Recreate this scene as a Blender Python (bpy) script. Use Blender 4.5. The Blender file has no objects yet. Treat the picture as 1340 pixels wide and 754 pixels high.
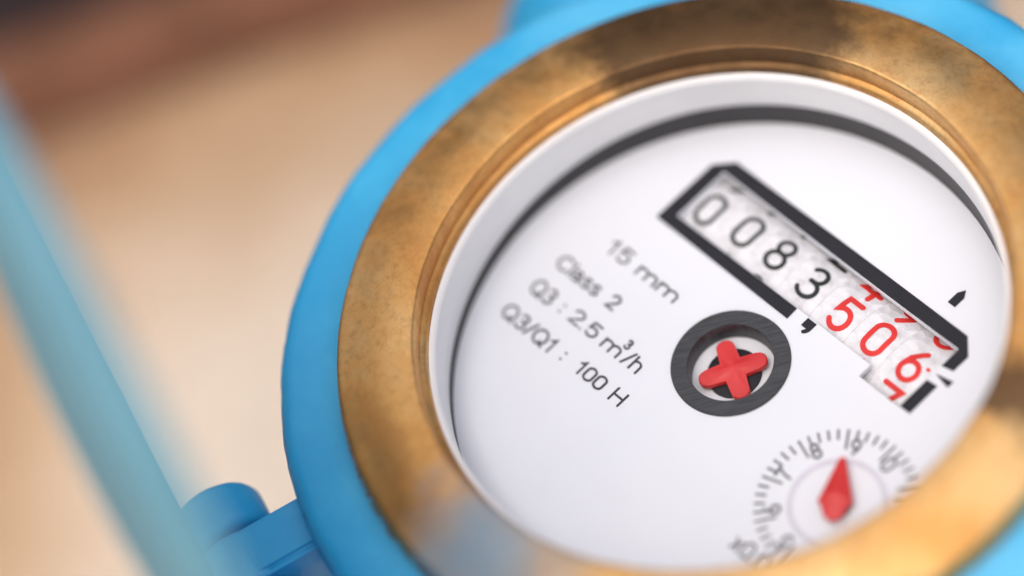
import bpy, bmesh, math, random
from mathutils import Vector, Matrix, noise
from mathutils.geometry import tessellate_polygon

random.seed(7)
S = 0.03                     # metres per modelling unit (radius of the dial)
H = 2.5                      # height of the dial above the ground, in units
scene = bpy.context.scene
COL = scene.collection

# ------------------------------------------------------------------ camera
ROT = [(0.65879311, 0.71612543, -0.23055587),
       (0.53622651, -0.6619202, -0.52375833),
       (-0.52768624, 0.22141821, -0.8200739)]       # rows: right, down, forward
CAMPOS = Vector((6.38851957, -3.32709389, 11.23247393 + H)) * S
cam = bpy.data.cameras.new('camera')
cam.sensor_fit = 'HORIZONTAL'
cam.sensor_width = 36.0
cam.lens = 5001.8 / 1340 * 36
cam.clip_start = 0.01
cam.clip_end = 100
cam.dof.use_dof = True
cam.dof.focus_distance = 13.30 * S
cam.dof.aperture_fstop = 4.6
camo = bpy.data.objects.new('camera', cam)
COL.objects.link(camo)
r, d, f = ROT
camo.matrix_world = Matrix(((r[0], -d[0], -f[0], CAMPOS.x),
                            (r[1], -d[1], -f[1], CAMPOS.y),
                            (r[2], -d[2], -f[2], CAMPOS.z),
                            (0, 0, 0, 1)))
scene.camera = camo

# ------------------------------------------------------------------ light
SUN_AZ, SUN_EL = math.radians(290), math.radians(72)   # azimuth from +x, counter-clockwise
world = bpy.data.worlds.new('World')
scene.world = world
world.use_nodes = True
wn = world.node_tree
bg = wn.nodes['Background']
sky = wn.nodes.new('ShaderNodeTexSky')
sky.sky_type = 'NISHITA'
sky.sun_disc = False
sky.sun_elevation = SUN_EL
sky.sun_rotation = math.pi / 2 - SUN_AZ
sky.dust_density = 6.0
sky.air_density = 1.0
sky.ozone_density = 1.0
bg.inputs['Strength'].default_value = 0.12
wn.links.new(sky.outputs[0], bg.inputs['Color'])
sun = bpy.data.lights.new('sun', 'SUN')
sun.energy = 1.4
sun.angle = math.radians(116)
sun.color = (1.0, 0.975, 0.94)
suno = bpy.data.objects.new('sun', sun)
COL.objects.link(suno)
sdir = Vector((math.cos(SUN_AZ) * math.cos(SUN_EL), math.sin(SUN_AZ) * math.cos(SUN_EL), math.sin(SUN_EL)))
suno.rotation_euler = sdir.to_track_quat('Z', 'Y').to_euler()
suno.location = sdir * 3
scene.view_settings.view_transform = 'Standard'
scene.view_settings.look = 'None'
scene.view_settings.exposure = 0.10
scene.view_settings.gamma = 1.0
scene.view_settings.use_curve_mapping = False

# ------------------------------------------------------------------ materials
def srgb(r, g, b):
    def c(v):
        v /= 255.0
        return v / 12.92 if v <= 0.04045 else ((v + 0.055) / 1.055) ** 2.4
    return (c(r), c(g), c(b), 1.0)


class Mat:
    """Small node builder; coordinates are object coordinates in modelling units."""
    def __init__(self, name, color, rough=0.5, metal=0.0, spec=0.5, coat=0.0):
        self.m = bpy.data.materials.new(name)
        self.m.use_nodes = True
        self.t = self.m.node_tree
        self.b = self.t.nodes['Principled BSDF']
        self.b.inputs['Base Color'].default_value = color if len(color) == 4 else (*color, 1)
        self.b.inputs['Roughness'].default_value = rough
        self.b.inputs['Metallic'].default_value = metal
        self.b.inputs['Specular IOR Level'].default_value = spec
        self.b.inputs['Coat Weight'].default_value = coat
        tc = self.t.nodes.new('ShaderNodeTexCoord')
        mp = self.t.nodes.new('ShaderNodeMapping')
        mp.inputs['Scale'].default_value = (1 / S,) * 3
        self.t.links.new(tc.outputs['Object'], mp.inputs[0])
        self.co = mp.outputs[0]

    def noise(self, scale, detail=4, rough=0.55, stretch=None, rotz=0, dist=0.0):
        n = self.t.nodes.new('ShaderNodeTexNoise')
        n.inputs['Scale'].default_value = scale
        n.inputs['Detail'].default_value = detail
        n.inputs['Roughness'].default_value = rough
        n.inputs['Distortion'].default_value = dist
        co = self.co
        if stretch:
            m = self.t.nodes.new('ShaderNodeMapping')
            m.vector_type = 'POINT'
            m.inputs['Rotation'].default_value = (0, 0, rotz)
            m2 = self.t.nodes.new('ShaderNodeMapping')
            m2.inputs['Scale'].default_value = stretch
            self.t.links.new(co, m.inputs[0])
            self.t.links.new(m.outputs[0], m2.inputs[0])
            co = m2.outputs[0]
        self.t.links.new(co, n.inputs['Vector'])
        return n.outputs['Fac']

    def math(self, op, a, b=None, clamp=False):
        n = self.t.nodes.new('ShaderNodeMath')
        n.operation = op
        n.use_clamp = clamp
        for i, v in enumerate((a, b)):
            if v is None:
                continue
            if isinstance(v, (int, float)):
                n.inputs[i].default_value = v
            else:
                self.t.links.new(v, n.inputs[i])
        return n.outputs[0]

    def ramp(self, fac, stops):
        n = self.t.nodes.new('ShaderNodeValToRGB')
        e = n.color_ramp.elements
        while len(e) < len(stops):
            e.new(0.5)
        for el, (p, c) in zip(e, stops):
            el.position = p
            el.color = c if len(c) == 4 else (*c, 1)
        self.t.links.new(fac, n.inputs[0])
        return n.outputs[0]

    def rng(self, fac, a, b, c, d_, smooth=True):
        n = self.t.nodes.new('ShaderNodeMapRange')
        if smooth:
            n.interpolation_type = 'SMOOTHSTEP'
        for i, v in enumerate((a, b, c, d_)):
            n.inputs[i + 1].default_value = v
        self.t.links.new(fac, n.inputs[0])
        return n.outputs[0]

    def mix(self, fac, a, b, mode='MIX'):
        n = self.t.nodes.new('ShaderNodeMix')
        n.data_type = 'RGBA'
        n.blend_type = mode
        if isinstance(fac, (int, float)):
            n.inputs[0].default_value = fac
        else:
            self.t.links.new(fac, n.inputs[0])
        for i, v in ((6, a), (7, b)):
            if isinstance(v, tuple):
                n.inputs[i].default_value = v if len(v) == 4 else (*v, 1)
            else:
                self.t.links.new(v, n.inputs[i])
        return n.outputs[2]

    def dist(self, p):
        n = self.t.nodes.new('ShaderNodeVectorMath')
        n.operation = 'DISTANCE'
        self.t.links.new(self.co, n.inputs[0])
        n.inputs[1].default_value = p
        return n.outputs['Value']

    def sep(self):
        n = self.t.nodes.new('ShaderNodeSeparateXYZ')
        self.t.links.new(self.co, n.inputs[0])
        return n.outputs

    def to(self, sock, out):
        self.t.links.new(out, self.b.inputs[sock])

    def bump(self, h, strength=0.2, distance=0.01):
        n = self.t.nodes.new('ShaderNodeBump')
        n.inputs['Strength'].default_value = strength
        n.inputs['Distance'].default_value = distance * S
        self.t.links.new(h, n.inputs['Height'])
        self.t.links.new(n.outputs[0], self.b.inputs['Normal'])


def make_blue(name='blue_paint', base=(0.042, 0.46, 0.80), rough=0.42, joint=False, hinge_shade=False):
    m = Mat(name, base, rough=rough, spec=0.5)
    n1 = m.noise(2.2, 5)
    c = m.mix(m.rng(n1, 0.35, 0.7, 0, 1), (base[0] * 0.8, base[1] * 0.88, base[2] * 0.92), (base[0] * 1.5, base[1] * 1.12, base[2] * 1.06))
    n2 = m.noise(38, 3)
    c = m.mix(m.rng(n2, 0.66, 0.78, 0, 0.35), c, (0.02, 0.09, 0.17))
    n3 = m.noise(7, 6, 0.7)
    c = m.mix(m.rng(n3, 0.69, 0.76, 0, 0.55), c, (0.16, 0.17, 0.15))
    # chalky fading in patches, and grime caught in the joint next to the brass and along the rim
    n4 = m.noise(1.1, 6, 0.6)
    c = m.mix(m.rng(n4, 0.42, 0.72, 0, 0.5), c, (0.13 + base[0], 0.10 + base[1] * 0.98, 0.10 + base[2] * 0.95))
    if hinge_shade:                     # shade painted into the lid's colour: deep near the hinge, paler above
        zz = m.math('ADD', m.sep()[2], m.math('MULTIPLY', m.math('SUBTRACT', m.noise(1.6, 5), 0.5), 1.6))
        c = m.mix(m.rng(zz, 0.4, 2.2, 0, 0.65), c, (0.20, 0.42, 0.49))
    if joint:
        x, y, z = m.sep()
        rr = m.math('SQRT', m.math('ADD', m.math('MULTIPLY', x, x), m.math('MULTIPLY', y, y)))
        spk = m.noise(30, 5, 0.75)
        j1 = m.rng(m.math('ABSOLUTE', m.math('SUBTRACT', rr, 1.328)), 0.004, 0.022, 1, 0)
        j2 = m.rng(m.math('ABSOLUTE', m.math('SUBTRACT', rr, 1.566)), 0.002, 0.014, 1, 0)
        c = m.mix(m.math('MULTIPLY', j1, m.rng(spk, 0.38, 0.62, 0.25, 0.95)), c, (0.12, 0.075, 0.045))
        c = m.mix(m.math('MULTIPLY', j2, m.rng(spk, 0.56, 0.64, 0, 0.8)), c, (0.07, 0.08, 0.085))
    m.to('Base Color', c)
    m.to('Roughness', m.rng(m.noise(9, 4), 0.3, 0.7, rough - 0.07, rough + 0.1))
    m.bump(m.noise(40, 5, 0.6), 0.12, 0.006)
    return m.m


def make_brass():
    m = Mat('brass', (0.72, 0.44, 0.15), rough=0.36, metal=1.0)
    big = m.noise(1.5, 6, 0.6, dist=0.4)
    fine = m.noise(32, 6, 0.72)
    grain = m.noise(75, 3, 0.7)
    c = m.ramp(big, [(0.30, (0.58, 0.26, 0.08)), (0.5, (0.78, 0.42, 0.14)), (0.68, (0.86, 0.56, 0.25))])
    c = m.mix(m.rng(fine, 0.44, 0.72, 0, 0.5), c, (0.50, 0.235, 0.075))
    c = m.mix(m.rng(grain, 0.50, 0.80, 0, 0.36), c, (0.46, 0.22, 0.075))
    # dark brown: one long patch on the far side, one small blot on the right
    warp = m.math('MULTIPLY', m.math('SUBTRACT', m.noise(3.2, 6, 0.65), 0.5), 0.55)
    dark_mask = None
    for p, rad in DARK_PATCHES:
        dd = m.math('ADD', m.dist(p), warp)
        k = m.rng(dd, rad * 0.55, rad * 1.15, 1, 0)
        dark_mask = k if dark_mask is None else m.math('MAXIMUM', dark_mask, k)
    c = m.mix(m.math('MULTIPLY', dark_mask, 0.86), c, (0.115, 0.068, 0.042))
    # a smear of blue-grey paint left on the near side
    dd = m.math('ADD', m.dist((0.12, -1.17, 0.4)), m.math('MULTIPLY', warp, 0.9))
    sm = m.math('MULTIPLY', m.rng(dd, 0.06, 0.42, 1, 0), 0.85)
    c = m.mix(sm, c, (0.20, 0.34, 0.45))
    m.to('Metallic', m.math('SUBTRACT', 1.0, m.math('MULTIPLY', sm, 0.9)))
    m.to('Base Color', c)
    rr = m.rng(m.noise(11, 5), 0.3, 0.7, 0.45, 0.60)
    m.to('Roughness', m.math('ADD', rr, m.math('MULTIPLY', dark_mask, 0.08)))
    m.bump(m.math('ADD', fine, m.math('MULTIPLY', grain, 0.5)), 0.07, 0.006)
    return m.m


DARK_PATCHES = [((-0.66, 0.94, 0.4), 0.36), ((-0.95, 0.62, 0.4), 0.30), ((-0.80, 0.80, 0.4), 0.36), ((1.05, 0.36, 0.4), 0.17)]


def simple(name, color, rough=0.5, spec=0.5, var=0.06, scale=6, bump=0.0):
    m = Mat(name, color, rough=rough, spec=spec)
    n = m.noise(scale, 5)
    lo = tuple(v * (1 - var) for v in color[:3])
    hi = tuple(min(1, v * (1 + var)) for v in color[:3])
    m.to('Base Color', m.mix(m.rng(n, 0.3, 0.7, 0, 1), lo, hi))
    if bump:
        m.bump(m.noise(scale * 8, 4), bump, 0.006)
    return m.m


def make_dark_ring():
    m = Mat('brushed_black', (0.045, 0.047, 0.052), rough=0.42)
    n = m.noise(9, 4, 0.7, stretch=(14, 1.0, 1.0), rotz=math.radians(35))
    m.to('Base Color', m.mix(m.rng(n, 0.3, 0.72, 0, 1), (0.024, 0.025, 0.028), (0.062, 0.064, 0.070)))
    m.to('Roughness', m.rng(n, 0.3, 0.7, 0.34, 0.55))
    m.bump(n, 0.25, 0.006)
    return m.m


def make_wheel():
    m = Mat('wheel_plastic', (0.7, 0.7, 0.72), rough=0.4)
    v = m.t.nodes.new('ShaderNodeTexVoronoi')
    v.distance = 'MANHATTAN'
    v.inputs['Scale'].default_value = 19
    v.inputs['Randomness'].default_value = 0.8
    m.t.links.new(m.co, v.inputs['Vector'])
    n = m.noise(13, 5, 0.65)
    c = m.mix(m.rng(n, 0.42, 0.66, 0, 1), (0.80, 0.80, 0.83), (0.62, 0.61, 0.63))
    c = m.mix(m.rng(v.outputs['Color'], 0.2, 0.9, 0, 0.6), c, (0.84, 0.84, 0.87))
    m.to('Base Color', c)
    m.bump(m.math('ADD', n, v.outputs['Distance']), 0.3, 0.02)
    return m.m


def make_ground():
    m = Mat('ground_sand', (0.55, 0.45, 0.36), rough=0.9, spec=0.2)
    x, y, z = m.sep()
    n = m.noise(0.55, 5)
    # ochre along the foot of the wall and towards the low x, y corner
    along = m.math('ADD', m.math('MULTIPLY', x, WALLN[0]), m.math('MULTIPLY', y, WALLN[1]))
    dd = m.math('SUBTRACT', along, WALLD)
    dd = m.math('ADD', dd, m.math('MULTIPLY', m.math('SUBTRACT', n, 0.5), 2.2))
    slant = m.math('ADD', m.math('MULTIPLY', x, 0.75), m.math('MULTIPLY', y, 0.66))
    slant = m.math('ADD', slant, m.math('MULTIPLY', m.math('SUBTRACT', n, 0.5), 1.2))
    och = m.math('MAXIMUM', m.rng(dd, 0.3, 1.6, 1, 0), m.rng(slant, -4.0, -2.9, 1, 0))
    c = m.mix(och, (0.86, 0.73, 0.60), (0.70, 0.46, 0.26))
    c = m.mix(m.rng(slant, -4.5, -3.3, 0.8, 0), c, (0.42, 0.27, 0.18))  # browner further into the low x, y corner
    c = m.mix(m.rng(dd, -0.4, 1.3, 0.85, 0), c, (0.36, 0.19, 0.11))  # red-brown near the wall stands in for its shade on the ground
    c = m.mix(m.rng(m.noise(9, 6, 0.7), 0.5, 0.75, 0, 0.3), c, (0.40, 0.29, 0.20))
    m.to('Base Color', c)
    m.bump(m.noise(14, 6, 0.7), 0.5, 0.05)
    return m.m


# the wall runs along this line on the ground (units): WALLN . p = WALLD
WALLN = Vector((0.88, -0.475, 0)).normalized()
WALLD = WALLN.dot(Vector((-4.75, -0.15, 0)))

M_BLUE = make_blue()
M_CASTING = make_blue('casting_paint', joint=True)
M_LID = make_blue('lid_paint_shaded', (0.030, 0.25, 0.38), 0.6, hinge_shade=True)
M_BRASS = make_brass()
M_WHITE = simple('white_plastic', (0.88, 0.87, 0.86), 0.35, 0.5, 0.03, 3)
M_DIAL = simple('dial_white', (0.80, 0.815, 0.86), 0.45, 0.35, 0.012, 2)
M_BLACK = simple('black_plastic', (0.034, 0.031, 0.034), 0.45, 0.4, 0.1, 10)
M_INK = simple('black_ink', (0.018, 0.018, 0.024), 0.55, 0.3, 0.1, 12)
M_PALEINK = simple('pale_ink', (0.11, 0.11, 0.13), 0.55, 0.3, 0.1, 12)
M_GREYINK = simple('grey_ink', (0.055, 0.055, 0.065), 0.55, 0.3, 0.1, 12)
M_LILAC = simple('lilac_ink', (0.66, 0.64, 0.71), 0.5, 0.3, 0.05, 5)
M_RED = simple('red_plastic', (0.66, 0.036, 0.034), 0.34, 0.5, 0.08, 8)
M_REDINK = simple('red_ink', (0.72, 0.04, 0.035), 0.5, 0.3, 0.1, 9)
M_GREENBLACK = simple('wheel_black_ink', (0.022, 0.026, 0.024), 0.5, 0.3, 0.1, 12)
M_DARKRING = make_dark_ring()
M_WHEEL = make_wheel()
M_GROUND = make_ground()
M_WALL = simple('dark_brown_wall', (0.06, 0.045, 0.05), 0.85, 0.2, 0.25, 2.5, 0.4)
M_SKIRT = simple('red_brown_clay', (0.27, 0.125, 0.075), 0.85, 0.2, 0.2, 2.5, 0.4)

# ------------------------------------------------------------------ mesh helpers
def link(name, me, parent=None, loc=(0, 0, 0), smooth=None):
    o = bpy.data.objects.new(name, me)
    COL.objects.link(o)
    o.location = Vector(loc) * S
    if parent:
        o.parent = parent
    if smooth is not None:
        me.shade_smooth()
        me.set_sharp_from_angle(angle=math.radians(smooth))
    return o


def from_bm(name, bm, mat, parent=None, loc=(0, 0, 0), smooth=None):
    bmesh.ops.recalc_face_normals(bm, faces=bm.faces)
    for v in bm.verts:
        v.co *= S
    me = bpy.data.meshes.new(name)
    bm.to_mesh(me)
    bm.free()
    me.materials.append(mat)
    return link(name, me, parent, loc, smooth)


def lathe(profile, seg=256, closed=False, wobble=0.0, axis=None):
    """Revolve (r, z) points about z. closed: join last profile point to the first."""
    bm = bmesh.new()
    rings = []
    for (rr, zz) in profile:
        if rr < 1e-6:
            rings.append([bm.verts.new((0, 0, zz))])
            continue
        ring = []
        for i in range(seg):
            a = 2 * math.pi * i / seg
            k = rr
            h = zz
            if wobble:
                p = Vector((math.cos(a) * rr, math.sin(a) * rr, zz))
                k += wobble * (noise.noise(p * 6) + 0.6 * noise.noise(p * 22))
                h += wobble * 0.6 * noise.noise(p * 5 + Vector((9, 3, 1)))
            ring.append(bm.verts.new((k * math.cos(a), k * math.sin(a), h)))
        rings.append(ring)
    n = len(rings)
    for j in range(n if closed else n - 1):
        A, B = rings[j], rings[(j + 1) % n]
        for i in range(seg):
            i2 = (i + 1) % seg
            if len(A) == 1 and len(B) == 1:
                continue
            if len(A) == 1:
                bm.faces.new((A[0], B[i], B[i2]))
            elif len(B) == 1:
                bm.faces.new((A[i], A[i2], B[0]))
            else:
                bm.faces.new((A[i], A[i2], B[i2], B[i]))
    return bm


def arc(cx, cz, rad, a0, a1, n=6):
    return [(cx + rad * math.cos(math.radians(a0 + (a1 - a0) * i / n)), cz + rad * math.sin(math.radians(a0 + (a1 - a0) * i / n))) for i in range(n + 1)]


def circle(cx, cy, rr, n=96, rev=False):
    p = [(cx + rr * math.cos(2 * math.pi * i / n), cy + rr * math.sin(2 * math.pi * i / n)) for i in range(n)]
    return p[::-1] if rev else p


def extrude_poly(loops, z0, z1, bm=None):
    """Flat plate with holes: first loop is the outline, the others are holes."""
    bm = bm or bmesh.new()
    flat = [Vector((x, y, 0)) for lp in loops for (x, y) in lp]
    tris = tessellate_polygon([[Vector((x, y, 0)) for (x, y) in lp] for lp in loops])
    top = [bm.verts.new((v.x, v.y, z1)) for v in flat]
    bot = [bm.verts.new((v.x, v.y, z0)) for v in flat]
    for t in tris:
        try:
            bm.faces.new([top[i] for i in t])
            bm.faces.new([bot[i] for i in reversed(t)])
        except ValueError:
            pass
    k = 0
    for lp in loops:
        n = len(lp)
        for i in range(n):
            a, b = k + i, k + (i + 1) % n
            try:
                bm.faces.new((top[a], top[b], bot[b], bot[a]))
            except ValueError:
                pass
        k += n
    return bm


def add_box(bm, c, s, rot=None):
    res = bmesh.ops.create_cube(bm, size=1.0)
    mt = Matrix.Translation(c) @ (rot or Matrix()) @ Matrix.Diagonal((*s, 1))
    bmesh.ops.transform(bm, matrix=mt, verts=res['verts'])
    return res['verts']


def ribbon(bm, pts, w, closed=False, place=None, t0=-0.006, t1=0.003, cap=True):
    """A stroke of width w along pts (2D), with rounded ends and a little thickness; place maps (x, y, h) to 3D."""
    place = place or (lambda x, y, h: (x, y, h))
    P = [Vector(p) for p in pts]
    n = len(P)
    L, R = [], []
    for i in range(n):
        if closed:
            a, b = P[i - 1], P[(i + 1) % n]
            t1v, t2v = (P[i] - a).normalized(), (b - P[i]).normalized()
        else:
            t1v = (P[i] - P[i - 1]).normalized() if i else (P[1] - P[0]).normalized()
            t2v = (P[i + 1] - P[i]).normalized() if i < n - 1 else t1v
        tt = (t1v + t2v)
        tt = tt.normalized() if tt.length > 1e-6 else t1v
        nn = Vector((-tt.y, tt.x))
        k = 1 / max(0.5, nn.dot(Vector((-t1v.y, t1v.x))))
        L.append(P[i] + nn * w / 2 * k)
        R.append(P[i] - nn * w / 2 * k)
    if closed:
        outl = [L, R]
        quads = [(i, (i + 1) % n) for i in range(n)]
    else:
        quads = [(i, i + 1) for i in range(n - 1)]
    def V(p, h):
        return bm.verts.new(place(p.x, p.y, h))
    Lt = [V(p, t1) for p in L]
    Rt = [V(p, t1) for p in R]
    Lb = [V(p, t0) for p in L]
    Rb = [V(p, t0) for p in R]
    for a, b in quads:
        bm.faces.new((Lt[a], Lt[b], Rt[b], Rt[a]))
        bm.faces.new((Lt[a], Lb[a], Lb[b], Lt[b]))
        bm.faces.new((Rt[a], Rt[b], Rb[b], Rb[a]))
    if not closed and cap:
        for end in (0, -1):
            c = P[end]
            d0 = (P[0] - P[1]) if end == 0 else (P[-1] - P[-2])
            a0 = math.atan2(d0.y, d0.x)
            ang = [a0 - math.pi / 2 + math.pi * i / 6 for i in range(7)]
            pp = [c + Vector((math.cos(a), math.sin(a))) * w / 2 for a in ang]
            tp = [V(p, t1) for p in pp]
            bt = [V(p, t0) for p in pp]
            bm.faces.new(tp)
            for i in range(6):
                bm.faces.new((tp[i], bt[i], bt[i + 1], tp[i + 1]))


def arc2(cx, cy, rx, ry, a0, a1, n=14):
    return [(cx + rx * math.cos(math.radians(a0 + (a1 - a0) * i / n)), cy + ry * math.sin(math.radians(a0 + (a1 - a0) * i / n))) for i in range(n + 1)]


def digit_strokes(ch):
    """Strokes of a counter figure in a box about 0.6 wide and 1 high, centred on the origin."""
    if ch == '0':
        return [(arc2(0, 0.22, 0.29, 0.27, 0, 180) + arc2(0, -0.22, 0.29, 0.27, 180, 360), True)]
    if ch == '1':
        return [([(-0.16, 0.30), (0.04, 0.49), (0.04, -0.49)], False)]
    if ch == '2':
        return [(arc2(0, 0.22, 0.28, 0.27, 165, -35) + [(-0.28, -0.48), (0.30, -0.48)], False)]
    if ch == '3':
        return [(arc2(-0.02, 0.25, 0.26, 0.24, 150, -85) , False), (arc2(-0.02, -0.23, 0.31, 0.26, 85, -155), False), ([(-0.1, 0.02), (0.02, 0.02)], False)]
    if ch == '4':
        return [([(0.10, 0.49), (-0.30, -0.18), (0.32, -0.18)], False), ([(0.12, 0.08), (0.12, -0.49)], False)]
    if ch == '5':
        return [([(0.26, 0.48), (-0.20, 0.48), (-0.25, 0.05), (-0.12, 0.14)] + arc2(0.0, -0.17, 0.29, 0.32, 95, -150), False)]
    if ch == '6':
        return [(arc2(0, -0.2, 0.28, 0.29, 0, 360, 22)[:-1], True), ([(-0.26, -0.12), (-0.20, 0.14), (-0.02, 0.38), (0.08, 0.49)], False)]
    if ch == '7':
        return [([(-0.30, 0.48), (0.29, 0.48), (0.05, 0.05), (-0.06, -0.49)], False)]
    if ch == '8':
        return [(arc2(0, 0.25, 0.24, 0.235, 0, 360, 20)[:-1], True), (arc2(0, -0.23, 0.29, 0.26, 0, 360, 22)[:-1], True)]
    if ch == '9':
        return [(arc2(0, 0.2, 0.28, 0.29, 0, 360, 22)[:-1], True), ([(0.26, 0.12), (0.20, -0.14), (0.02, -0.38), (-0.08, -0.49)], False)]


def glyph(ch):
    """Strokes of a printed character (baseline 0, capital height 1) and its advance width."""
    if ch in '0123456789':
        if ch == '1':
            return [([(0.02, 0.76), (0.16, 0.84), (0.27, 1.0), (0.27, 0.0)], False)], 0.36
        return [([(x + 0.31, y + 0.5) for x, y in p], c) for p, c in digit_strokes(ch)], 0.62
    if ch == 'Q':
        return [(arc2(0.42, 0.5, 0.42, 0.5, 0, 360, 28)[:-1], True), ([(0.52, 0.24), (0.84, -0.04)], False)], 0.86
    if ch == 'C':
        return [(arc2(0.42, 0.5, 0.42, 0.5, 48, 312, 24), False)], 0.74
    if ch == 'H':
        return [([(0.0, 0.0), (0.0, 1.0)], False), ([(0.68, 0.0), (0.68, 1.0)], False), ([(0.0, 0.52), (0.68, 0.52)], False)], 0.68
    if ch == 'l':
        return [([(0.0, 0.0), (0.0, 1.0)], False)], 0.02
    if ch == 'a':
        return [(arc2(0.22, 0.20, 0.21, 0.20, 0, 360, 18)[:-1], True), (arc2(0.24, 0.50, 0.21, 0.22, 160, 10, 10) + [(0.45, 0.10), (0.50, 0.0)], False)], 0.50
    if ch == 's':
        return [(arc2(0.22, 0.54, 0.19, 0.17, 25, 225, 12) + [(0.22, 0.37)] + arc2(0.22, 0.19, 0.21, 0.18, 60, -160, 12), False)], 0.44
    if ch == 'm':
        return [([(0, 0), (0, 0.72)], False), (arc2(0.22, 0.48, 0.22, 0.23, 180, 0, 12) + [(0.44, 0.0)], False), (arc2(0.66, 0.48, 0.22, 0.23, 180, 0, 12) + [(0.88, 0.0)], False)], 0.88
    if ch == 'h':
        return [([(0, 0), (0, 1.0)], False), (arc2(0.23, 0.46, 0.23, 0.25, 180, 0, 12) + [(0.46, 0.0)], False)], 0.46
    if ch == '/':
        return [([(0.0, -0.02), (0.32, 1.02)], False)], 0.32
    if ch == ':':
        return [([(0, 0.02), (0, 0.05)], False), ([(0, 0.62), (0, 0.65)], False)], 0.04
    if ch == '.':
        return [([(0, 0.0), (0, 0.02)], False)], 0.03
    if ch == 'x':
        return [([(0, 0), (0.46, 0.7)], False), ([(0, 0.7), (0.46, 0.0)], False)], 0.46
    return [], 0.3


def words_to_part(name, words, parent, mat, w=0.0078):
    """words: (text, u0, u1, v0, v1) boxes on the dial; one mesh for one printed line."""
    out = bmesh.new()
    k = 0
    for (txt, u0, u1, v0, v1) in words:
        pen = 0.0
        st = []
        for ch in txt:
            g, adv = glyph(ch)
            st += [([(x + pen, y) for x, y in p], c) for p, c in g]
            pen += adv + (0.20 if ch not in '.1' else 0.24)
        xs = [x for p, c in st for x, y in p]
        ys = [y for p, c in st for x, y in p]
        x0, x1, y0, y1 = min(xs), max(xs), min(ys), max(ys)
        sx = (u1 - u0 - w) / max(x1 - x0, 1e-3) if x1 - x0 > 0.01 else 0
        sy = (v1 - v0 - w) / max(y1 - y0, 1e-3)
        for p, c in st:
            ribbon(out, [(u0 + w / 2 + (x - x0) * sx, v0 + w / 2 + (y - y0) * sy) for x, y in p], w, c, None, -0.002, 0.003 + 0.0002 * (k % 7))
            k += 1
    return from_bm(name, out, mat, parent, (0, 0, H))


def tag(o, label, cat=None, kind=None, group=None):
    o['label'] = label
    if cat:
        o['category'] = cat
    if kind:
        o['kind'] = kind
    if group:
        o['group'] = group
    return o


# ------------------------------------------------------------------ setting
bm = bmesh.new()
bmesh.ops.create_grid(bm, x_segments=80, y_segments=80, size=1.0)
for v in bm.verts:
    v.co.x *= 4000 * abs(v.co.x) ** 3 + 12
    v.co.y *= 4000 * abs(v.co.y) ** 3 + 12
    v.co.z = 0.03 * noise.noise(v.co * 0.8) - 0.03
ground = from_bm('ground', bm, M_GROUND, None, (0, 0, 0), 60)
tag(ground, 'pale sandy ground blurred far below the blue water meter', 'ground', 'structure')

WT = Vector((-WALLN.y, WALLN.x, 0))          # along the wall
ang = math.atan2(WT.y, WT.x)
rw = Matrix.Rotation(ang, 4, 'Z')
wc = WALLN * WALLD
wall = bpy.data.objects.new('wall', None)
COL.objects.link(wall)
wall.location = wc * S
wall.rotation_euler = (0, 0, ang)
tag(wall, 'dark brown wall with a red clay foot, blurred behind the meter', 'wall')
bm = bmesh.new()
add_box(bm, (0, 0.75, 2.5), (16, 1.0, 5.0))
bmesh.ops.bevel(bm, geom=list(bm.edges), offset=0.05, segments=2, affect='EDGES')
from_bm('wall_face', bm, M_WALL, wall, (0, 0, 0), 40)
bm = bmesh.new()
add_box(bm, (0, 0.1, 0.17), (16, 0.4, 0.34))
bmesh.ops.bevel(bm, geom=list(bm.edges), offset=0.06, segments=3, affect='EDGES')
from_bm('wall_foot', bm, M_SKIRT, wall, (0, 0, 0), 40)

# ------------------------------------------------------------------ the meter
meter = bpy.data.objects.new('water_meter', None)
COL.objects.link(meter)
tag(meter, 'blue water meter with brass ring, white dial and raised lid', 'water meter')
UP = (0, 0, H)

# cast body: collar, bowl below, necks for the pipes
prof = [(1.300, 0.16), (1.303, 0.255)] + arc(1.318, 0.257, 0.015, 180, 90, 3) + [(1.36, 0.272), (1.42, 0.270), (1.47, 0.266)] \
    + arc(1.5025, 0.192, 0.07, 85, 0, 7) + [(1.5725, 0.1), (1.5725, -0.12)] + arc(1.54, -0.12, 0.03, 0, -90, 4) + [(1.36, -0.17), (1.27, -0.3), (1.25, -0.7), (1.2, -1.2), (1.05, -1.7), (0.9, -2.1), (0.95, -2.4), (0.9, -2.49), (0, -2.49)]
from_bm('body', lathe(prof, 360, wobble=0.005), M_CASTING, meter, UP, 50)

AX = math.radians(137.4)
for s in (1, -1):
    # neck of the body where the pipe goes in
    pf = [(0, 2.35), (0.6, 2.35), (0.62, 2.3), (0.62, 1.98), (0.90, 1.94), (0.97, 1.88), (0.97, 1.3), (0.97, 1.26)]
    b = lathe(pf, 96, wobble=0.004)
    mt = Matrix.Rotation(AX + (0 if s == 1 else math.pi), 4, 'Z') @ Matrix.Rotation(math.pi / 2, 4, 'Y')
    bmesh.ops.transform(b, matrix=mt, verts=b.verts)
    for v in b.verts:
        v.co.z -= 0.72
    from_bm('pipe_neck', b, M_BLUE, meter, UP, 45)

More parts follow.
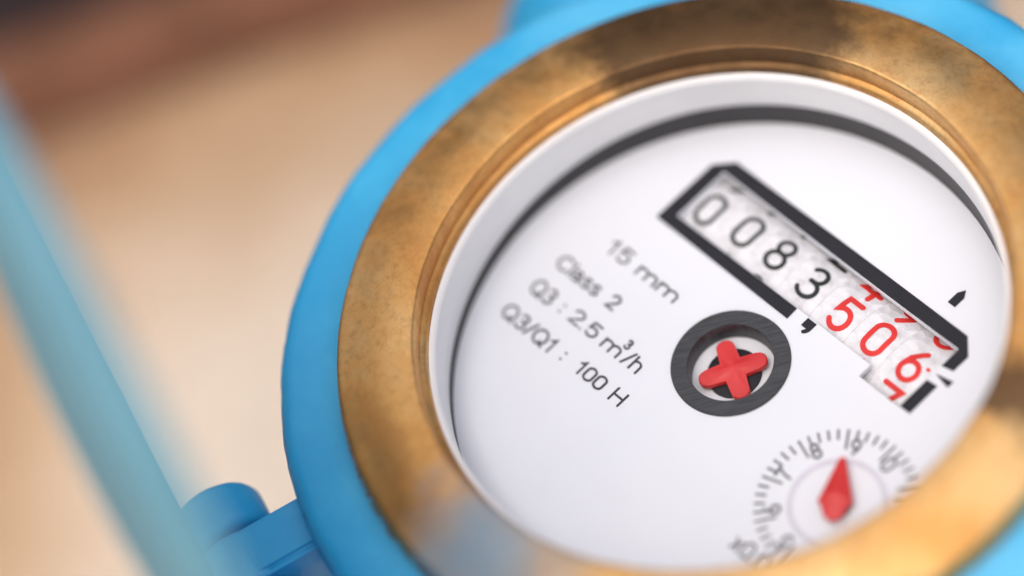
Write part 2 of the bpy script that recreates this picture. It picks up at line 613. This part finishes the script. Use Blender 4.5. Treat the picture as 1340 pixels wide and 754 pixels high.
# brass ring
bp = [(1.012, 0.20), (1.012, 0.322), (1.018, 0.330), (1.028, 0.334)] + [(1.034, 0.338), (1.036, 0.36), (1.037, 0.408)] + arc(1.049, 0.410, 0.012, 180, 88, 5) \
    + [(1.08, 0.4215), (1.12, 0.419), (1.16, 0.4125), (1.20, 0.403), (1.25, 0.388), (1.300, 0.372)] + arc(1.306, 0.350, 0.02, 70, 0, 5) + [(1.326, 0.31), (1.326, 0.20)]
brass = from_bm('brass_ring', lathe(bp, 360, closed=True, wobble=0.0022), M_BRASS, meter, UP, 40)

# white sealing ring and black wall beneath it
wp = [(1.010, 0.110), (1.001, 0.110), (0.996, 0.122), (0.991, 0.17), (0.989, 0.22), (0.990, 0.262)] + arc(1.009, 0.282, 0.021, 190, 95, 8) + [(1.0105, 0.304)]
def taper(b):
    # the seal sits a little askew: the black gap under it narrows towards the left
    for v in b.verts:
        if 0.1 < v.co.z < 0.13:
            a = math.degrees(math.atan2(v.co.y, v.co.x)) % 360
            t = min(1.0, max(0.0, (a - 135) / 75))
            t = t * t * (3 - 2 * t)
            v.co.z *= 1.06 - 0.50 * t if a < 300 else 1.06 - 0.50 * (1 - (a - 300) / 60)
    return b


from_bm('sealing_ring', taper(lathe(wp, 256)), M_WHITE, meter, UP, 40)
from_bm('register_cup', taper(lathe([(1.009, 0.108), (1.0, 0.108), (1.0, -0.9), (0, -0.9)], 256)), M_BLACK, meter, UP, 40)

# dial plate with its openings
SX, SY = 0.0063, -0.0074
window = [(-0.585, 0.302), (0.390, 0.302), (0.390, 0.2435), (0.582, 0.2435), (0.582, 0.537), (-0.585, 0.537)]
bm = extrude_poly([circle(0, 0, 0.9985, 200), window[::-1], circle(SX, SY, 0.200, 96, True)], -0.022, 0.0)
dial = from_bm('dial_plate', bm, M_DIAL, meter, UP)

# printed frame round the counter window
frame = [(-0.6424, 0.2499), (-0.6424, 0.5325), (-0.5785, 0.5963), (0.5723, 0.5963), (0.6305, 0.5381), (0.6305, 0.4645),
         (0.585, 0.4545), (0.585, 0.540), (-0.588, 0.540), (-0.588, 0.299), (0.0287, 0.299), (0.0310, 0.2480)]
from_bm('counter_frame', extrude_poly([frame], -0.002, 0.005), M_INK, meter, UP)
from_bm('frame_bar', extrude_poly([[(0.585, 0.2480), (0.6310, 0.2480), (0.6290, 0.3858), (0.585, 0.3812)]], -0.002, 0.005), M_INK, meter, UP)
from_bm('pointer_mark', extrude_poly([[(0.5925, 0.4183), (0.6590, 0.4050), (0.6605, 0.4325)]], -0.002, 0.005), M_INK, meter, UP)
from_bm('arrow_mark', extrude_poly([[(0.4235, 0.6535), (0.4562, 0.6535), (0.4562, 0.700), (0.440, 0.7260), (0.4235, 0.700)]], -0.002, 0.005), M_INK, meter, UP)
from_bm('decimal_comma', extrude_poly([[(0.0890, 0.2960), (0.0890, 0.2610), (0.1150, 0.2610), (0.1060, 0.2440), (0.1130, 0.2380), (0.1240, 0.2470), (0.1300, 0.2600), (0.1300, 0.2960)]], -0.002, 0.005), M_INK, meter, UP)

# printed lines
words_to_part('printed_line', [('15', -0.690, -0.583, 0.028, 0.094), ('mm', -0.535, -0.334, 0.030, 0.074)], meter, M_GREYINK)
words_to_part('printed_line', [('Class', -0.790, -0.573, -0.131, -0.068), ('2', -0.523, -0.480, -0.130, -0.068)], meter, M_GREYINK)
words_to_part('printed_line', [('Q3', -0.789, -0.679, -0.268, -0.197), (':', -0.634, -0.624, -0.256, -0.217), ('2.5', -0.584, -0.449, -0.258, -0.196),
                               ('m', -0.415, -0.329, -0.258, -0.213), ('3', -0.345, -0.318, -0.208, -0.166), ('/h', -0.309, -0.227, -0.258, -0.192)], meter, M_GREYINK)
words_to_part('printed_line', [('Q3/Q1', -0.797, -0.540, -0.402, -0.334), (':', -0.486, -0.476, -0.389, -0.350), ('100', -0.412, -0.277, -0.390, -0.330), ('H', -0.234, -0.179, -0.389, -0.327)], meter, M_GREYINK)
words_to_part('printed_line', [('x0.0001', 0.515, 0.800, -0.520, -0.452)], meter, M_PALEINK)

# counter wheels
WR, WZ = 0.285, -0.020
PITCH = 2 * math.pi / 10
def view_shift(u, v, z):          # the point at height z seen at (u, v) of the dial plane
    k = -z * 0.644
    return u - k, v + -z * 0.27

bm = bmesh.new()
b = lathe([(0.0, -0.0846), (WR - 0.02, -0.0846), (WR - 0.002, -0.0846), (WR, -0.083), (WR, 0.083), (WR - 0.002, 0.0846), (WR - 0.02, 0.0846), (0.0, 0.0846)], 80)
bmesh.ops.transform(b, matrix=Matrix.Rotation(math.pi / 2, 4, 'Y'), verts=b.verts)
wheel0 = from_bm('number_wheel', b, M_WHEEL, meter, (0, 0, 0), 50)
bm.free()
first = True
WHEELS = [('0', -0.5113, 0.3968, 0, 0), ('0', -0.3372, 0.4170, 0, 0), ('8', -0.1760, 0.4240, 0, 0), ('3', 0.0000, 0.4130, 0, 0),
          ('5', 0.1750, 0.3900, 1, 0), ('0', 0.3401, 0.3950, 1, 0), ('6', 0.5090, 0.3960, 1, 0)]
for ch, u, v, red, _ in WHEELS:
    uu, vv = view_shift(u, v, WZ)
    vc = 0.405
    o = wheel0 if first else wheel0.copy()
    if not first:
        COL.objects.link(o)
        o.parent = meter
    first = False
    uw = -0.5113 + 0.1695 * [w[1] for w in WHEELS].index(u) - 0.018
    o.location = Vector((uw, vc, H + WZ - WR)) * S
    a_mid = (vv - vc) / WR
    for step in (-1, 0, 1):
        dgt = str((int(ch) - step) % 10)           # smaller figure above, larger below
        th0 = a_mid + step * ((0.66 if ch == '6' and step > 0 else 0.575) if red else PITCH)
        Hh = 0.128
        def place(x, y, h, th0=th0, off=uu - uw, Hh=Hh):
            th = th0 + y * Hh / WR
            rr = WR + h
            return (off + x * Hh, rr * math.sin(th), rr * math.cos(th))
        bmd = bmesh.new()
        k = 0
        for pts, closed in digit_strokes(dgt):
            # densify straight runs so that the strokes follow the curve of the wheel
            P = []
            m = len(pts)
            for i in range(m if closed else m - 1):
                p, q = Vector(pts[i]), Vector(pts[(i + 1) % m])
                nn = max(1, int((q - p).length / 0.12))
                P += [tuple(p.lerp(q, j / nn)) for j in range(nn)]
            if not closed:
                P.append(pts[-1])
            ribbon(bmd, P, (0.152 if red else 0.128), closed, place, -0.004, 0.003 + 0.0004 * k)
            k += 1
        from_bm('digit', bmd, M_REDINK if red else M_GREENBLACK, o, (0, 0, 0))
    if ch == '6':
        for stp in (0.5,):
            bmd = bmesh.new()
            th = a_mid - 0.13 / WR * 0.35 + PITCH / 2 - 0.09
            def pl(x, y, h, th=th):
                return (0.062 + x, (WR + h) * math.sin(th + y / WR), (WR + h) * math.cos(th + y / WR))
            ribbon(bmd, [(-0.003, 0), (0.003, 0)], 0.012, False, pl)
            from_bm('scale_dot', bmd, M_REDINK, o, (0, 0, 0))

# flow star in its well
ring = [(0.1525, -0.075), (0.1525, 0.006), (0.1545, 0.010), (0.2105, 0.010), (0.2136, 0.006), (0.2136, 0.0005), (0.1985, 0.0003), (0.1985, -0.075)]
from_bm('star_well', lathe(ring, 160, closed=True), M_DARKRING, meter, (SX, SY, H), 35)
from_bm('well_floor', extrude_poly([circle(0, 0, 0.1515, 64)], -0.085, -0.074), M_DIAL, meter, (SX, SY, H))
from_bm('star_axle', lathe([(0.0, -0.060), (0.091, -0.060), (0.098, -0.063), (0.098, -0.0735)], 64), M_INK, meter, (SX, SY, H), 35)
# red cross: four rounded arms rising to a low peak in the middle
bm = bmesh.new()
outl = []
aw, al = 0.034, 0.126
for k in range(4):
    a = k * math.pi / 2
    ca, sa = math.cos(a), math.sin(a)
    loc = [(aw, -aw)]
    loc = [(al - 0.031, -aw)] + [(al - 0.031 + 0.031 * math.cos(t), (-aw + 0.031) + 0.031 * math.sin(t)) for t in [math.radians(x) for x in (-60, -30, 0)]] \
        + [(al - 0.031 + 0.031 * math.cos(t), (aw - 0.031) + 0.031 * math.sin(t)) for t in [math.radians(x) for x in (0, 30, 60)]] + [(al - 0.031, aw), (aw * 1.12, aw * 1.12)]
    outl += [(x * ca - y * sa, x * sa + y * ca) for x, y in loc]
n = len(outl)
def ring_at(scale_in, z):
    out = []
    for (x, y) in outl:
        rr = math.hypot(x, y)
        out.append(bm.verts.new((x * scale_in, y * scale_in, z)))
    return out
r0 = ring_at(1.0, -0.056)
r1 = ring_at(1.0, -0.041)
r2 = ring_at(0.965, -0.037)
r3 = ring_at(0.42, -0.034)
pk = bm.verts.new((0, 0, -0.023))
for A, B in ((r0, r1), (r1, r2), (r2, r3)):
    for i in range(n):
        bm.faces.new((A[i], A[(i + 1) % n], B[(i + 1) % n], B[i]))
for i in range(n):
    bm.faces.new((r3[i], r3[(i + 1) % n], pk))
bmesh.ops.transform(bm, matrix=Matrix.Rotation(math.radians(152), 4, 'Z'), verts=bm.verts)
from_bm('flow_star', bm, M_RED, meter, (SX, SY, H), 28)

# small round dial with its hand
TX, TY = 0.6845, -0.1611
bm = bmesh.new()
A0 = 126.5
for k in range(50):
    a = math.radians(A0 - 7.2 * (k - 0))
    major = k % 5 == 0
    r_in = 0.210 if major else 0.248
    ca, sa = math.cos(a), math.sin(a)
    w = 0.0072
    q = [(r_in, -w / 2), (0.287, -w / 2), (0.287, w / 2), (r_in, w / 2)]
    q = [(TX + x * ca - y * sa, TY + x * sa + y * ca) for x, y in q]
    if max(math.hypot(x, y) for x, y in q) < 0.99:
        extrude_poly([q], -0.002, 0.004, bm)
from_bm('scale_ticks', bm, M_PALEINK, meter, UP)
for k in range(10):
    dgt = str((9 + k) % 10)
    a = math.radians(A0 - 36 * k - 8.5)
    cx, cy = TX + 0.222 * math.cos(a), TY + 0.222 * math.sin(a)
    if math.hypot(cx, cy) > 0.95:
        continue
    ro = a - math.pi / 2
    bmd = bmesh.new()
    def pl(x, y, h):
        x, y = x * 0.052, y * 0.056
        return (cx + x * math.cos(ro) - y * math.sin(ro), cy + x * math.sin(ro) + y * math.cos(ro), h)
    for i, (pts, closed) in enumerate(digit_strokes(dgt)):
        ribbon(bmd, pts, 0.15, closed, lambda x, y, h: pl(x, y, h), -0.002, 0.004 + 0.0003 * i)
    bmd2 = bmd
    from_bm('scale_digit', bmd2, M_PALEINK, meter, UP)
from_bm('pointer_ring', extrude_poly([circle(TX, TY, 0.174, 96), circle(TX, TY, 0.154, 96, True)], -0.002, 0.0035), M_LILAC, meter, UP)
from_bm('pointer_hub', lathe([(0.0, 0.028), (0.044, 0.028), (0.050, 0.024), (0.050, 0.0)], 48), M_BLACK, meter, (TX + 0.004, TY - 0.004, H), 35)
bm = bmesh.new()
# hand: kite with a ridge, rounded tail
pa = math.radians(126.0)
tail = [(-0.080 * math.cos(t), 0.049 * math.sin(t)) for t in [math.radians(x) for x in range(-72, 73, 18)]]
kite = [(0.168, 0.009), (0.168, -0.009), (0.060, -0.042), (-0.006, -0.063)] + [(x, y) for x, y in tail] + [(-0.006, 0.063), (0.060, 0.042)]
lo = [bm.verts.new((x, y, 0.030)) for x, y in kite]
hi = [bm.verts.new((x * 0.97, y * 0.94, 0.040)) for x, y in kite]
pk = bm.verts.new((0.020, 0, 0.062))
m = len(kite)
for i in range(m):
    bm.faces.new((lo[i], lo[(i + 1) % m], hi[(i + 1) % m], hi[i]))
    bm.faces.new((hi[i], hi[(i + 1) % m], pk))
bm.faces.new(lo[::-1])
bmesh.ops.transform(bm, matrix=Matrix.Rotation(pa, 4, 'Z'), verts=bm.verts)
from_bm('dial_hand', bm, M_RED, meter, (TX + 0.004, TY - 0.004, H), 20)

# hinge and raised lid
PH = math.radians(254)
O = Vector((math.cos(PH), math.sin(PH), 0))
T = Vector((-math.sin(PH), math.cos(PH), 0))
RH, ZH = 1.83, -0.03
FR = Matrix((( O.x, T.x, 0, 0), (O.y, T.y, 0, 0), (0, 0, 1, 0), (0, 0, 0, 1)))   # (outward, along, up) -> xyz


def barrel(t0, t1, rad, centre_o=RH, cz=ZH, bev=0.03):
    L = t1 - t0
    pf = [(0, 0)] + [(rad - bev, 0)] + arc(rad - bev, bev, bev, -90, 0, 4)[1:] + arc(rad - bev, L - bev, bev, 0, 90, 4) + [(0, L)]
    b = lathe(pf, 64, wobble=0.003)
    bmesh.ops.transform(b, matrix=Matrix.Translation((centre_o, t0, cz)) @ Matrix.Rotation(-math.pi / 2, 4, 'X'), verts=b.verts)
    return b


def merge(dst, src):
    me = bpy.data.meshes.new('tmp')
    src.to_mesh(me)
    src.free()
    dst.from_mesh(me)
    bpy.data.meshes.remove(me)


# lugs on the collar: rounded tongues with the pin through them
for t0, t1 in ((-0.322, -0.100), (0.127, 0.267)):
    tm = (t0 + t1) / 2
    bm = barrel(t0, t1, 0.165)
    vs = add_box(bm, (1.62, tm, ZH + 0.010), (0.40, t1 - t0 - 0.004, 0.300))
    bmesh.ops.bevel(bm, geom=[e for e in bm.edges if all(v in vs for v in e.verts)], offset=0.022, segments=3, affect='EDGES')
    bmesh.ops.transform(bm, matrix=FR, verts=bm.verts)
    from_bm('hinge_lug', bm, M_BLUE, meter, UP, 40)
bm = barrel(-0.55, 0.49, 0.05)
bmesh.ops.transform(bm, matrix=FR, verts=bm.verts)
from_bm('hinge_pin', bm, M_BLACK, meter, UP, 40)

LR, LO, LT, LZ = 1.36, 2.05, 0.10, 1.46
lidp = [(0, 0.03), (LR - 0.5, 0.01), (LR - 0.12, -0.01), (LR - 0.09, -0.03), (LR - 0.08, -0.115), (LR - 0.07, -0.125)] + arc(LR - 0.015, -0.11, 0.015, -90, 0, 4) \
    + arc(LR - 0.04, -0.05, 0.04, 0, 80, 6) + [(LR - 0.2, 0.020), (0.9, 0.060), (0.6, 0.095), (0.3, 0.115), (0, 0.12)]
b = lathe(lidp, 200, wobble=0.004)
# the lid's axis points outward while it stands upright, leaning a little over the dial
bmesh.ops.transform(b, matrix=Matrix.Translation((LO, LT, 0.1)) @ Matrix.Rotation(math.radians(-4), 4, 'Y') @ Matrix.Translation((0, 0, LZ)) @ Matrix.Rotation(math.pi / 2, 4, 'Y'), verts=b.verts)
bmesh.ops.transform(b, matrix=FR, verts=b.verts)
lid = from_bm('lid', b, M_LID, meter, UP, 40)
for t0, t1 in ((-0.538, -0.348), (-0.078, 0.107), (0.277, 0.477)):
    bm = barrel(t0, t1, 0.172, bev=0.04)
    vs = add_box(bm, (LO - 0.110, (t0 + t1) / 2, ZH + 0.04), (0.21, t1 - t0 - 0.03, 0.16))
    vs = add_box(bm, (LO - 0.030, (t0 + t1) / 2, ZH + 0.18), (0.06, t1 - t0 - 0.034, 0.40))
    bmesh.ops.transform(bm, matrix=FR, verts=bm.verts)
    from_bm('lid_knuckle', bm, M_BLUE, lid, (0, 0, 0), 40)
